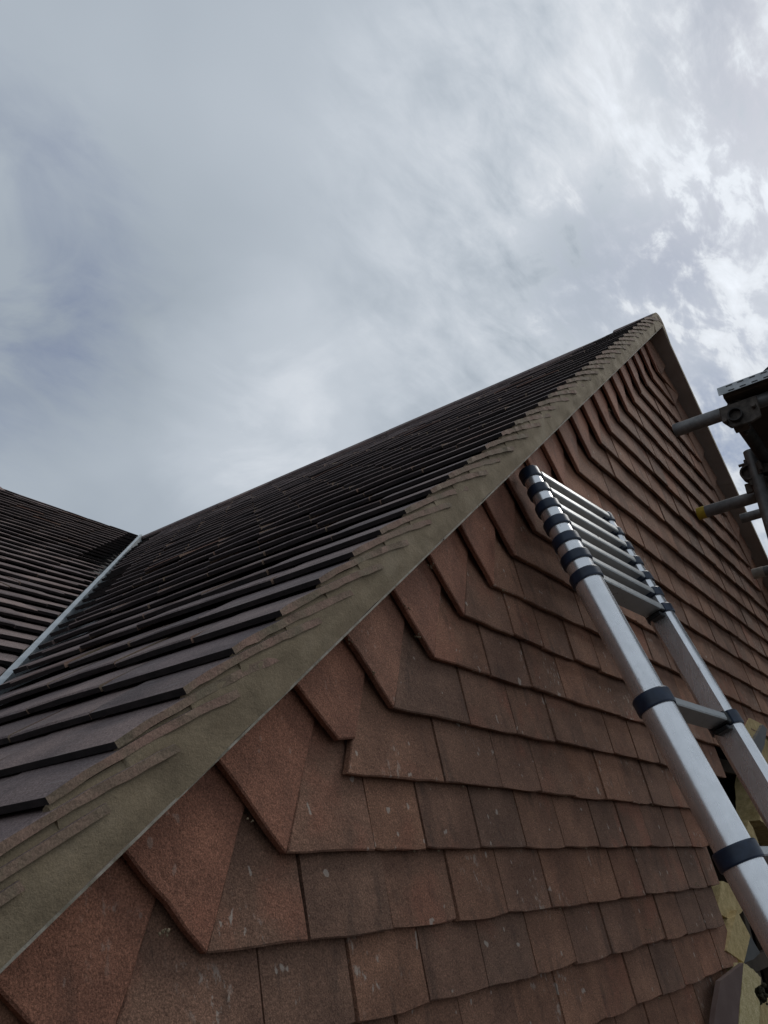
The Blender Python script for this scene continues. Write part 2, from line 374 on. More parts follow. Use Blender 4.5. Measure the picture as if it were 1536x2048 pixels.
# backing wall with the opening lower right
HX0, HX1, HZ0, HZ1 = -0.86, 0.60, -0.32, 0.72
bm = bmesh.new()
yb0, yb1 = 0.056, 0.30
def wall_piece(poly): prism(bm, [(x, yb0, z) for x, z in poly], (0, yb1 - yb0, 0))
def verge_z(x): return HV - 0.004 - abs(x) * TP
XE = 3.95
wall_piece([(-XE, verge_z(-XE)), (-XE, -4.4), (HX0, -4.4), (HX0, verge_z(HX0))])
wall_piece([(HX1, verge_z(HX1)), (HX1, -4.4), (XE, -4.4), (XE, verge_z(XE))])
wall_piece([(HX0, HZ0), (HX0, -4.4), (HX1, -4.4), (HX1, HZ0)])
wall_piece([(HX0, verge_z(HX0)), (HX0, HZ1), (HX1, HZ1), (HX1, verge_z(HX1)), (0, verge_z(0))])
gable = part('gable_wall', bm, M_felt)
bm = bmesh.new()      # dark void behind the opening
bm_box(bm, ((HX0+HX1)/2, 0.62, (HZ0+HZ1)/2), HX1-HX0+0.3, 0.04, HZ1-HZ0+0.3)
bm_box(bm, (HX0-0.06, 0.45, (HZ0+HZ1)/2), 0.04, 0.30, HZ1-HZ0+0.3)
bm_box(bm, (HX1+0.06, 0.45, (HZ0+HZ1)/2), 0.04, 0.30, HZ1-HZ0+0.3)
bm_box(bm, ((HX0+HX1)/2, 0.45, HZ1+0.06), HX1-HX0+0.3, 0.30, 0.04)
bm_box(bm, ((HX0+HX1)/2, 0.45, HZ0-0.06), HX1-HX0+0.3, 0.30, 0.04)
part('dark_recess', bm, M_felt)
for k in range(5):
    bm = bmesh.new(); bm_box(bm, ((HX0+HX1)/2, 0.115, HZ0 + 0.06 + k*0.215), HX1-HX0+0.06, 0.025, 0.048, bevel=0.002)
    part('tiling_batten', bm, M_studs)
for x_ in (-0.62, -0.16, 0.30):
    bm = bmesh.new(); bm_box(bm, (x_, 0.180, (HZ0+HZ1)/2), 0.047, 0.10, HZ1-HZ0+0.2, bevel=0.002)
    part('timber_stud', bm, M_studs)
bm = bmesh.new()      # lower storeys and flank walls, below the photograph
bm_box(bm, (-3.80, 2.4, -2.45), 0.25, 4.1, 3.9); bm_box(bm, (3.80, 2.4, -2.45), 0.25, 4.1, 3.9)
bm_box(bm, (0, 9.0, -2.0), 7.8, 0.25, 4.8)
part('flank_wall', bm, M_render)

# --- wall tiles -------------------------------------------------------------
WT = 0.0160; TH = 0.0102; TILT = WT / 0.103
tiles = []      # (shown area, kind, data)
def tile_y(z, zt, kick): return (z - zt) * TILT + kick
VA = Vector((-0.745, 0.667)); NA = Vector((0.667, 0.745)); JA = Vector((0.0725, 0.148))
TILTW = WT / 0.165
def make_poly_tile(poly, yfun, seed, rag=0.0016, bev=0.0022):
    """a hung tile cut to an outline: bevelled front edge, ragged rim"""
    # resample long edges so that the rim can wander
    rs = random.Random(seed)
    pts = []
    for i in range(len(poly)):
        a, b = poly[i], poly[(i+1) % len(poly)]
        l = math.hypot(b[0]-a[0], b[1]-a[1]); n = max(1, int(l / 0.035))
        for k in range(n):
            t = k / n; j = 0 if k == 0 else rag
            pts.append((a[0]+(b[0]-a[0])*t + rs.uniform(-j, j), a[1]+(b[1]-a[1])*t + rs.uniform(-j, j)))
    cx = sum(p[0] for p in pts)/len(pts); cz = sum(p[1] for p in pts)/len(pts)
    ins = []
    for p in pts:
        d = Vector((cx-p[0], cz-p[1])); ll = max(d.length, 1e-4); d = d/ll*min(bev*1.3, ll*0.3); ins.append((p[0]+d.x, p[1]+d.y))
    bm = bmesh.new()
    A = [bm.verts.new((x, yfun(x, z), z)) for x, z in ins]
    B = [bm.verts.new((x, yfun(x, z)+bev*0.8, z)) for x, z in pts]
    C = [bm.verts.new((x, yfun(x, z)+TH, z)) for x, z in pts]
    n = len(pts)
    bm.faces.new(A); bm.faces.new(list(reversed(C)))
    for i in range(n):
        j = (i+1) % n
        bm.faces.new((A[j], A[i], B[i], B[j])); bm.faces.new((B[j], B[i], C[i], C[j]))
    bmesh.ops.recalc_face_normals(bm, faces=bm.faces)
    return bm
def tip_x(k): return -3.0640 + k*0.1323
JO = {0: [-2.44, -2.28, -2.11, -1.95, -1.774, -1.61, -1.454, -1.303, -1.143, -0.985, -0.828],
      1: [-2.705, -2.54, -2.372, -2.201, -2.034, -1.867, -1.694, -1.524, -1.362, -1.21, -1.048, -0.885],
      2: [-2.627, -2.449, -2.275, -2.111, -1.938, -1.769, -1.597, -1.444, -1.28, -1.121, -0.96, -0.84],
      3: [-2.479, -2.346, -2.178, -2.005, -1.839, -1.666, -1.507, -1.342, -1.18, -1.02, -0.87],
      4: [-2.274, -2.075, -1.911, -1.747, -1.582, -1.412, -1.273, -1.097, -0.94],
      5: [-2.167, -1.984, -1.809, -1.643, -1.48, -1.32, -1.155, -0.99, -0.83],
      6: [-2.062, -1.887, -1.719], 7: [-1.939, -1.795, -1.629, -1.466]}
ZO = {0: 0.006, 1: 0.106, 2: 0.204, 3: 0.308, 4: 0.409, 5: 0.517, 6: 0.621, 7: 0.725}
TIPZ = {4: 0.430}
first = {}
K0, K1 = -7, 24
for k in range(K0, K1):
    zk = ZO.get(k, k*0.1028 + 0.003)
    tx = tip_x(k)
    js = list(JO.get(k, []))
    if not js:
        if k - 1 in first and k > 7:
            f = first[k-1] + 0.084
            while f - tx < 0.15: f += 0.168
            while f - tx > 0.31: f -= 0.168
        else: f = tx + (0.17 if k % 2 else 0.25)
        js = [f]
    first[k] = js[0]
    while js[-1] < -tx - 0.16: js.append(js[-1] + 0.166 + ru(-0.003, 0.003))
    # the tile nearest the far tip ends on the mirrored cut
    rows = []
    if tx < -0.02:
        cl = lambda poly: clip(clip(poly, -TP, 1, HV + 0.012), TP, 1, HV + 0.012)
        for sg in (1, -1):
            T = Vector((tx, zk))
            if sg == 1 and k in (1, 2, 3): pass
            dk = Vector((ru(-.004, .004), ru(-.003, .003)))
            T = T + dk
            Wp = [T, T + JA*1.75, T + JA*1.75 + VA*0.30, T + VA*0.30]
            if k == 4 and sg == 1:      # the one with its tip snapped off
                Wp = [T + Vector((-0.012, 0.046)), T + Vector((0.030, 0.052)), T + JA*1.75, T + JA*1.75 + VA*0.30, T + VA*0.30]
            Wp = [(p.x*sg, p.y) for p in Wp]
            Wp = cl(Wp)
            kick = ru(-0.0015, 0.0015)
            if len(Wp) > 2 and area(Wp) > 1e-3:
                Tt = Vector(T)
                def yf(x, z, Tt=Tt, sg=sg, kick=kick): return max(0.0, (Vector((x*sg, z)) - Tt).dot(NA))*TILTW + kick - 0.001
                rows.append(('cut', Wp, yf, 'red' if sg == 1 else 'brown'))
            e = js[0] if sg == 1 else -(js[-1])
            if e > T.x + 0.03 or True:
                Tb = T + Vector((0.0015, 0))
                Ap = [Tb, Vector((e, zk + ru(-.002, .002))), Vector((e, zk+0.262)), Tb + JA*1.75 + Vector((0.0015, 0))]
                if e - T.x > 0.02:
                    Ap = cl([(p.x*sg, p.y) for p in Ap])
                    kk = ru(-0.001, 0.0015)
                    def yf2(x, z, zk=zk, kk=kk): return (z-zk)*TILT + kk
                    if len(Ap) > 2 and area(Ap) > 1e-3: rows.append(('cut', Ap, yf2, 'brown'))
    for i in range(len(js)-1):
        a, b = js[i], js[i+1]
        if b > -tx + 0.02: break
        xm = (a+b)/2
        # the opening at the lower right
        hl = {-1: -0.83, 0: -0.80, 1: -0.86, 2: -0.83, 3: -0.86, 4: -0.84, 5: -0.52}.get(k, -0.86)
        if k <= 5 and HX1 > xm > hl and k >= -3: continue
        if k == 6 and HX1 > xm > -0.36: continue
        poly = [(a, zk), (b, zk), (b, zk+0.265), (a, zk+0.265)]
        cp = clip(clip(poly, -TP, 1, HV + 0.012), TP, 1, HV + 0.012)
        if area(cp) < area(poly) * 0.995:
            kk = ru(-0.001, 0.0015)
            def yf3(x, z, zk=zk, kk=kk): return (z-zk)*TILT + kk
            if len(cp) > 2 and area(cp) > 2e-3: rows.append(('cut', cp, yf3, 'brown'))
        else:
            rows.append(('full', a, b, zk))
    for rrow in rows:
        if rrow[0] == 'cut':
            pl = [p for p in rrow[1]]
            zmin = min(p[1] for p in pl); cpz = clip(pl, 0, 1, zmin + 0.16)
            sa = shown_area([(x, 0, z) for x, z in (cpz or pl)])
        else:
            _, a, b, z = rrow
            sa = shown_area([(a, 0, z), (b, 0, z), (b, 0, z+0.105), (a, 0, z+0.105)])
        tiles.append((sa, rrow))
# shared meshes for the uncut tiles
def wall_tile_mesh(seed):
    rs = random.Random(seed); bm = bmesh.new()
    nx, zs = 5, (0.0, 0.10, 0.265)
    w = 0.0815; F = {}; Bk = {}
    tail = [rs.uniform(-0.0009, 0.0009) for _ in range(nx+1)]
    chip = rs.randrange(0, 3)
    for i in range(nx+1):
        for j, z in enumerate(zs):
            x = -w + 2*w*i/nx
            zz = z + (tail[i] if j == 0 else 0)
            if j == 0 and i in (0, nx): zz += 0.0003 + (0.002 if chip == (0 if i == 0 else 1) else 0)
            cam_ = 0.0006*(1-(2*i/nx-1)**2)
            F[i, j] = bm.verts.new((x + (rs.uniform(-.0009, .0009) if i in (0, nx) else 0), z*TILT - cam_ - 0.0012*math.sin(math.pi*z/0.265), zz))
            Bk[i, j] = bm.verts.new((x, z*TILT + TH - cam_, zz))
    for i in range(nx):
        for j in range(2):
            bm.faces.new((F[i, j], F[i+1, j], F[i+1, j+1], F[i, j+1]))
            bm.faces.new((Bk[i, j+1], Bk[i+1, j+1], Bk[i+1, j], Bk[i, j]))
        bm.faces.new((Bk[i, 0], Bk[i+1, 0], F[i+1, 0], F[i, 0]))
        bm.faces.new((F[i, 2], F[i+1, 2], Bk[i+1, 2], Bk[i, 2]))
    for j in range(2):
        bm.faces.new((F[0, j], F[0, j+1], Bk[0, j+1], Bk[0, j])); bm.faces.new((F[nx, j+1], F[nx, j], Bk[nx, j], Bk[nx, j+1]))
    es = [e for e in bm.edges if (abs(e.verts[0].co.z - e.verts[1].co.z) < 0.008 and max(e.verts[0].co.z, e.verts[1].co.z) < 0.01 and e.verts[0] in F.values() and e.verts[1] in F.values() and abs(e.verts[0].co.x-e.verts[1].co.x) > 0.01)]
    bmesh.ops.bevel(bm, geom=es, offset=0.0022, segments=1, affect='EDGES')
    bmesh.ops.recalc_face_normals(bm, faces=bm.faces)
    me = bpy.data.meshes.new('wall_tile'); bm.to_mesh(me); bm.free(); me.materials.append(M_wall)
    return me
WM = [wall_tile_mesh(s) for s in range(8)]
tiles.sort(key=lambda t: -t[0])
stuff = bmesh.new(); stuff_cut = []
def add_mesh(bm, me, M):
    n0 = len(bm.verts); bm.from_mesh(me); bm.verts.ensure_lookup_table()
    for v in bm.verts[n0:]: v.co = M @ v.co
for idx, (sa, t) in enumerate(tiles):
    single = idx < 298
    if t[0] == 'full':
        _, a, b, z = t
        wd = b - a - ru(0.0032, 0.0050)
        M = Matrix.Translation((( a+b)/2, ru(-0.0018, 0.0016), z + ru(-0.0026, 0.0026))) @ Matrix.Rotation(ru(-0.010, 0.010), 4, 'Y') @ Matrix.Rotation(ru(-0.014, 0.014), 4, 'Z') @ Matrix.Diagonal((wd/0.163, 1, 1, 1))
        me = random.choice(WM)
        if single:
            o = link('wall_tile', me, gable); o.matrix_local = M
        else: add_mesh(stuff, me, M)
    else:
        bmt = make_poly_tile(t[1], t[2], idx)
        if single:
            part('cut_tile' if t[3] == 'red' else 'wall_tile', bmt, M_cut if t[3] == 'red' else M_wall, gable)
        else:
            me = bpy.data.meshes.new('tmp'); bmt.to_mesh(me); bmt.free(); add_mesh(stuff, me, Matrix.Identity(4)); bpy.data.meshes.remove(me)
o = part('wall_tiling', stuff, M_wall, gable); o['kind'] = 'stuff'

# --- roof slopes ------------------------------------------------------------
RTK = 0.0095
def sm(t): t = min(max(t, 0), 1); return t*t*(3-2*t)
def sag(y, s=-3.0):      # the slope lies a little hollow behind the kicked-up verge, and eases off below the ridge
    return -0.010*sm((y - 0.2)/1.6) - 0.034*sm((s + 0.48 + 0.9*sm((y+0.05)/0.8))/(0.40 + 0.9*sm((y+0.05)/0.8)))
def camber(l): return 0.005 - 0.138*l - 0.135*l*l
def roof_tile_mesh(seed, endmat=True):
    rs = random.Random(seed); bm = bmesh.new()
    ls = (0.0, 0.004, 0.09, 0.18, 0.265); nx = 2; w = 0.0815; F = {}; Bk = {}
    tw = rs.uniform(-0.0012, 0.0012)
    for i in range(nx+1):
        for j, l in enumerate(ls):
            v = -w + 2*w*i/nx
            n = camber(l) + 0.0009*(1-(i-1)**2) + tw*(i-1) - (0.0022 if j == 0 else 0)
            F[i, j] = bm.verts.new((l + (rs.uniform(-.001, .001) if j == 0 else 0), v, n))
            Bk[i, j] = bm.verts.new((l, v, camber(l) - RTK + tw*(i-1)))
    nl = len(ls)
    for i in range(nx):
        for j in range(nl-1):
            bm.faces.new((F[i, j], F[i, j+1], F[i+1, j+1], F[i+1, j]))
            if j != 1: bm.faces.new((Bk[i, j], Bk[i+1, j], Bk[i+1, j+1], Bk[i, j+1])) if j > 1 else None
        bm.faces.new((Bk[i, 0], Bk[i+1, 0], Bk[i+1, 2], Bk[i, 2]))
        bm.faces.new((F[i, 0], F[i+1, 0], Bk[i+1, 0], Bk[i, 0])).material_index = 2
        bm.faces.new((F[i, nl-1], Bk[i, nl-1], Bk[i+1, nl-1], F[i+1, nl-1]))
    for i in (0, nx):
        f = bm.faces.new([F[i, j] for j in range(nl)] + [Bk[i, j] for j in (4, 3, 2, 0)]); f.material_index = 1
    bmesh.ops.recalc_face_normals(bm, faces=bm.faces)
    me = bpy.data.meshes.new('roof_tile'); bm.to_mesh(me); bm.free()
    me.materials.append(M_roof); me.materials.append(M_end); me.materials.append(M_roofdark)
    return me
def verge_tile_mesh(seed):
    """a verge tile: more strongly bowed, its sawn side ragged where it shows in the mortar"""
    rs = random.Random(100 + seed); bm = bmesh.new(); N_ = 13; w = 0.0815
    ls = [0.265*i/(N_-1) for i in range(N_)]; bow = rs.uniform(-0.03, 0.03)
    def top(l): return 0.005 - (0.105-bow*0.3)*l - (0.235+bow)*l*l
    T, Bm, T2, B2 = [], [], [], []
    for i, l in enumerate(ls):
        e = rs.uniform(-0.0011, 0.0011); e2 = rs.uniform(-0.0016, 0.0012); yy = rs.uniform(-0.0008, 0.0012)
        if i in (0, N_-1): e = e2 = 0; 
        T.append(bm.verts.new((l, -w + yy, top(l) + e*0.4 - (0.0015 if i == 0 else 0)))); Bm.append(bm.verts.new((l + (rs.uniform(0, .004) if i == N_-1 else 0), -w + yy*0.5, top(l) - RTK*rs.uniform(0.93, 1.12) + e2*0.6)))
        T2.append(bm.verts.new((l, w, top(l) - (0.0015 if i == 0 else 0)))); B2.append(bm.verts.new((l, w, top(l) - RTK)))
    for i in range(N_-1):
        bm.faces.new((T[i], T[i+1], T2[i+1], T2[i])); bm.faces.new((Bm[i], B2[i], B2[i+1], Bm[i+1]))
        bm.faces.new((T[i], Bm[i], Bm[i+1], T[i+1])).material_index = 1
        bm.faces.new((T2[i], T2[i+1], B2[i+1], B2[i])).material_index = 1
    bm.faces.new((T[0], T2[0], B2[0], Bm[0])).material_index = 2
    bm.faces.new((T[-1], Bm[-1], B2[-1], T2[-1])).material_index = 1
    bmesh.ops.recalc_face_normals(bm, faces=bm.faces)
    me = bpy.data.meshes.new('verge_tile'); bm.to_mesh(me); bm.free()
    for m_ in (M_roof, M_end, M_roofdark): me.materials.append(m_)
    return me
VM = [verge_tile_mesh(s) for s in range(8)]
RM = [roof_tile_mesh(s) for s in range(8)]
# frames: local (l = up the slope, v = along the course, n = out of the slope)
MAIN = Matrix(((CP, 0, -SP, 0), (0, 1, 0, 0), (SP, 0, CP, HT), (0, 0, 0, 1)))
cw, sw = math.cos(PW), math.sin(PW)
WING = Matrix(((0, 1, 0, 0), (cw, 0, -sw, YR), (sw, 0, cw, HW), (0, 0, 0, 1)))
slope = None
bm = bmesh.new()     # decking under the left slope
nb = -0.085
def slab(M, poly, n0, n1): prism(bm, [M @ Vector((l, v, n0)) for l, v in poly], [(M @ Vector((l, v, n1))) - (M @ Vector((l, v, n0))) for l, v in poly])
SE = -5.0
slab(MAIN, [(SE, 0.06), (-0.05, 0.06), (-0.05, YR), (-0.30, YR-0.28*VK*CP*0.9), (SE, YR + SE*CP*VK)], -0.105, -0.15)
main_roof = part('main_roof', bm, M_felt)
bm = bmesh.new()
slab(WING, [(-0.02, 0.0), (-0.02, -7.5), (-5.2, -7.5), (-5.2, -5.2*cw/VK)], -0.075, -0.12)
wing_roof = part('wing_roof', bm, M_felt)
rtiles = []
CORR = {0: 0.010, 1: -0.004, 2: -0.002, 3: -0.013, 4: -0.012, 5: -0.009, 6: -0.011, 7: -0.017, 8: -0.02, 9: -0.010, 10: -0.017, 11: -0.022, 12: -0.006, 13: 0.007, 14: 0.010, 15: 0.004, 16: 0.010}
NM = 37
def s_of(m): return S0 + m*GR + (CORR.get(m, 0.0) if m < 17 else 0.006 + (m-17)*0.0019)
for m in range(-10, NM):
    s = s_of(m)
    y = -0.0640 + ru(-0.0014, 0.0014)
    wds = 0.2475 if (m % 2) else 0.165
    while True:
        w_ = wds; wds = 0.166
        a, b = y, y + w_
        # valley line on the slope at the tail and at the head
        yv0 = YR + (s*CP)*VK; yv1 = YR + ((s+0.265)*CP)*VK
        lim0 = yv0 - 0.042; lim1 = yv1 - 0.042
        if a > lim0 - 0.01: 
            break
        rtiles.append(('m', s, a, b, lim0, lim1)); y = b
NW = 41
for m in range(NW):
    s = -0.10 - m*GW
    xv0 = s*cw/VK; xv1 = (s+0.265)*cw/VK      # x of the valley at tail and head (negative)
    x = xv0 + 0.30 + (0.083 if m % 2 else 0.0)
    x = math.floor(x/0.166)*0.166 + (0.083 if m % 2 else 0.0) + 0.166
    while x > -5.6:
        a, b = x - 0.166, x
        if a < xv0 - 0.04: rtiles.append(('w', s, a, b, xv0-0.026, xv1-0.026))
        x = a
lst = []
for t in rtiles:
    kind, s, a, b, l0, l1 = t
    M = MAIN if kind == 'm' else WING
    off = sag(a, s) if kind == 'm' else 0.0
    sa = shown_area([M @ Vector((s, a, off)), M @ Vector((s, b, off)), M @ Vector((s+GR, b, off-0.01)), M @ Vector((s+GR, a, off-0.01))])
    lst.append((sa, t))
# distance also counts: close pieces show their thick tails even where the faces are foreshortened
lst.sort(key=lambda q: -q[0])
sm_, sw_ = bmesh.new(), bmesh.new()
for idx, (sa, t) in enumerate(lst):
    kind, s, a, b, l0, l1 = t
    M0 = MAIN if kind == 'm' else WING
    single = idx < 298
    par = main_roof if kind == 'm' else wing_roof
    off = sag((a+b)/2, s) if kind == 'm' else 0.0
    verge = kind == 'm' and a < -0.05
    jn = ru(-0.0018, 0.0024); js_ = ru(-0.0035, 0.0035)
    if idx % 97 == 5: jn += 0.004
    sl = (sag(b, s) - sag(a, s)) / (b - a) if kind == 'm' else 0.0
    cutp = (kind == 'm' and b > min(l0, l1) - 0.0) or (kind == 'w' and b > min(l0, l1))
    if cutp:
        k = (l1-l0)/0.265
        if kind == 'm': poly = clip([(0, a), (0.265, a), (0.265, b-0.002), (0, b-0.002)], -k, 1, l0)
        else: poly = clip([(0, a), (0.265, a), (0.265, b-0.002), (0, b-0.002)], -k, 1, l0)
        if len(poly) < 3 or area(poly) < 0.002: continue
        bmt = bmesh.new()
        top = [M0 @ Vector((s+js_+l, v, 0.005 - 0.16*l + off + jn)) for l, v in poly]
        nn = (M0.to_3x3() @ Vector((0, 0, 1)))*-RTK
        fs = prism(bmt, top, tuple(nn), 0, 0, 0)
        # sawn edge along the valley shows raw clay
        for f in fs[2:]:
            ok = all(abs(((M0.inverted() @ v.co).y) - (l0 + k*((M0.inverted() @ v.co).x - s - js_))) < 0.004 for v in f.verts)
            tl = all(abs((M0.inverted() @ v.co).x - s - js_) < 0.003 for v in f.verts)
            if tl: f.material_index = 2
            elif ok or (verge and all((M0.inverted() @ v.co).y < a + 0.002 for v in f.verts)): f.material_index = 1
        bmesh.ops.recalc_face_normals(bmt, faces=bmt.faces)
        if single: part('roof_tile', bmt, [M_roof, M_end, M_roofdark], par)
        else:
            me = bpy.data.meshes.new('tmp'); bmt.to_mesh(me); bmt.free(); add_mesh(sm_ if kind == 'm' else sw_, me, Matrix.Identity(4)); bpy.data.meshes.remove(me)
    else:
        wd = b - a - ru(0.0020, 0.0038)
        M = M0 @ Matrix.Translation((s + js_*(0.3 if verge else 1), (a+b)/2, off + (0 if verge else jn))) @ Matrix.Rotation(math.atan(sl) , 4, 'X') @ Matrix.Rotation(ru(-0.007, 0.007)*(0.3 if verge else 1), 4, 'Z') @ Matrix.Rotation(0 if verge else ru(-0.004, 0.004), 4, 'Y') @ Matrix.Diagonal((min(1.0, (-0.035 - s)/0.265) if kind == 'm' else min(1.0, (0.01 - s)/0.265), wd/0.163, 1, 1))
        me = random.choice(VM if verge else RM)
        if single:
            o = link('roof_tile', me, par); o.matrix_local = M
        else: add_mesh(sm_ if kind == 'm' else sw_, me, M)
for b_, par in ((sm_, main_roof), (sw_, wing_roof)):
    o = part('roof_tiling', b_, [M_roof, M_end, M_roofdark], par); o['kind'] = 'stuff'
# the unseen right-hand slope and the back of the wing
MAINR = Matrix(((-CP, 0, SP, 0), (0, 1, 0, 0), (SP, 0, CP, HV + 0.050), (0, 0, 0, 1)))
bm = bmesh.new(); slab(MAINR, [(SE, -0.050), (-0.03, -0.050), (-0.03, 5.5), (SE, 5.5)], -0.008, -0.034); part('far_slope', bm, M_roof)
bm = bmesh.new(); WB = Matrix(((0, 1, 0, 0), (-cw, 0, sw, YR), (sw, 0, cw, HW), (0, 0, 0, 1)))
slab(WB, [(-0.05, 2.0), (-0.05, -7.5), (-5.0, -7.5), (-5.0, 2.0)], -0.01, -0.10); part('rear_slope', bm, M_roof)

# --- verge mortar -----------------------------------------------------------
def n_to_world(s, y, n): return MAIN @ Vector((s, y, n))
tails = [s_of(m) for m in range(-10, NM)]
def mortar_top(s):
    prev = [t for t in tails if t <= s + 1e-6]
    l = s - (prev[-1] if prev else tails[0])
    return camber(min(l, 0.13)) - RTK + 0.001
bm = bmesh.new()
ss = []; s = -5.0
while s < -0.02:
    ss.append(s); s += 0.012
for t in tails: ss += [t - 0.0012, t + 0.0002]
ss = sorted(set(x for x in ss if x < -0.05)); NR = 9
cols = []
for s in ss:
    top = mortar_top(s) - 0.0; bot = -0.0855 + 0.0030*noise.noise(Vector((s*9, 0, 0))) + 0.0012*noise.noise(Vector((s*45, 3, 0)))
    top += sag(-0.06, s)
    if s > -0.12: top = min(top, -0.050)
    col = []
    for j in range(NR+1):
        n = bot + 0.0065*j if j < 7 else None
        lim = bot + 0.0065*6
        if n is None or n > top - 0.001: n = min(lim, top-0.002) + (top-min(lim, top-0.002))*max(0, j-6)/(NR-6) if j > 6 else min(n, top - 0.002 - 0.0003*(6-j))
        q = Vector((s*14, n*40, 1.0))
        y = YV + 0.0030*noise.noise(q) + 0.0012*noise.noise(q*3.1) + (0.0030 if j == NR else 0) - 0.0016*sm((n+0.085)/0.02)
        col.append(bm.verts.new(n_to_world(s, y, n)))
    col.append(bm.verts.new(n_to_world(s, -0.050, top-0.003))); col.insert(0, bm.verts.new(n_to_world(s, 0.03, bot)))
    cols.append(col)
for i in range(len(cols)-1):
    A, B = cols[i], cols[i+1]
    for j in range(len(A)-1): bm.faces.new((A[j], B[j], B[j+1], A[j+1]))
    bm.faces.new((A[-1], B[-1], B[0], A[0]))
bm.faces.new(cols[0]); bm.faces.new(list(reversed(cols[-1])))
bmesh.ops.recalc_face_normals(bm, faces=bm.faces)
part('verge_mortar', bm, M_mortar, smooth=True, autos=50)
# mortar on the right-hand verge, thin
bm = bmesh.new()
prism(bm, [MAINR @ Vector((l, YV-0.002, n)) for l, n in ((SE, -0.0365), (-0.03, -0.0365), (-0.03, -0.014), (SE, -0.014))], (0, 0.09, 0))
part('verge_mortar', bm, M_mortar)
# undercloak strips, one per side: the pale bottom edge on the left, the brown soffit on the right
for sg in (1, -1):
    bm = bmesh.new()
    for piece in range(5):
        a = -4.95 + piece*0.990; b = min(a + 0.989, -0.002) if sg == 1 else min(a + 0.989, 0.004)
        Mx = MAIN if sg == 1 else Matrix(((-CP, 0, SP, 0), (0, 1, 0, 0), (SP, 0, CP, HT), (0, 0, 0, 1)))
        n0 = -(HT-HV)*CP
        e = ru(-0.001, 0.001)
        prism(bm, [Mx @ Vector((a, YV-0.0012+e, n0+0.0030)), Mx @ Vector((b, YV-0.0012+e, n0+0.0030)), Mx @ Vector((b, YV-0.0012+e, n0)), Mx @ Vector((a, YV-0.0012+e, n0))], (0, 0.10, 0), 1, 0, 0)
    bmesh.ops.recalc_face_normals(bm, faces=bm.faces)
    part('undercloak', bm, [M_board, M_boardedge])
# --- ridge ------------------------------------------------------------------
def ridge_profile():
    return [(-0.100, 0.044), (-0.085, 0.062), (-0.07, 0.076), (-0.045, 0.088), (-0.01, 0.096), (0.02, 0.091), (0.045, 0.074), (0.07, 0.048)]
zb = 2.560
def ridge_mesh(y0, y1, dz, thick=0.012):
    bm = bmesh.new(); pr = ridge_profile()
    O = [[bm.verts.new((x, y, zb + z + dz)) for x, z in pr] for y in (y0, y1)]
    I = [[bm.verts.new((x*0.95, y, zb + z + dz - thick)) for x, z in pr] for y in (y0, y1)]
    for i in range(len(pr)-1):
        bm.faces.new((O[0][i], O[0][i+1], O[1][i+1], O[1][i])); bm.faces.new((I[0][i+1], I[0][i], I[1][i], I[1][i+1]))
        for q in (0, 1): bm.faces.new((O[q][i], O[q][i+1], I[q][i+1], I[q][i]))
    for i in (0, -1): bm.faces.new((O[0][i], O[1][i], I[1][i], I[0][i]))
    bmesh.ops.recalc_face_normals(bm, faces=bm.faces); return bm
y = -0.05; i = 0
while y < YR - 0.1:
    y1 = min(y + (0.20 if i == 0 else 0.448), YR)
    part('ridge_tile', ridge_mesh(y, y1 - 0.004, (0.010 if i == 0 else -0.004 + ru(-0.002, 0.002))), M_roof, smooth=True, autos=40); y = y1; i += 1
# bedding closing the ridge end above the gable
bm = bmesh.new(); pr = ridge_profile()
poly = [(x, zb + z + 0.009) for x, z in pr[:-1]] + [(0.085, HV - 0.085*TP + 0.02), (0.0, HV + 0.006), (-0.16, HV - 0.16*TP + 0.006), (-0.16, zb + 0.010)]
prism(bm, [(x, YV-0.004, z) for x, z in poly], (0, 0.05, 0)); bmesh.ops.recalc_face_normals(bm, faces=bm.faces)
part('ridge_end_mortar', bm, M_mortar)
# wing ridge
x = -0.20
while x > -7.4:
    bm = bmesh.new(); x1 = x - 0.45; pr = [(-0.13, -0.085), (-0.06, -0.030), (0.0, 0.004), (0.06, -0.03), (0.13, -0.085)]
    e = ru(-0.003, 0.003) + 0.010 - 0.02*max(0, 1-abs(x)/1.2)
    prism(bm, [(x, YR + 0.02 + a, HW + b + e) for a, b in pr], (-0.446, 0, 0)); bmesh.ops.recalc_face_normals(bm, faces=bm.faces)
    part('ridge_tile', bm, M_roof); x = x1

# --- valley -----------------------------------------------------------------
A0 = Vector((-0.05, YR - 0.05*VK, HT - 0.05*TP)); 
vd = Vector((-1, -VK, -TP)).normalized()
nv = (MAIN.to_3x3() @ Vector((0, 0, 1)) + WING.to_3x3() @ Vector((0, 0, 1))).normalized()
cr = vd.cross(nv).normalized()      # across the valley
if cr.x < 0: cr = -cr               # towards the main slope
nmn = MAIN.to_3x3() @ Vector((0, 0, 1)); nwn = WING.to_3x3() @ Vector((0, 0, 1))
md = nmn.cross(vd).normalized(); md = md if md.dot(cr) > 0 else -md
wd_ = nwn.cross(vd).normalized(); wd_ = wd_ if wd_.dot(cr) < 0 else -wd_
def vpt(t, c, h):
    b = A0 + vd*t
    if abs(c) < 0.02: return b + cr*c + nv*h
    return b + (md*c + nmn*h if c > 0 else wd_*(-c) + nwn*h)
LV = 6.2
cuts = (0.0, 2.45, LV)
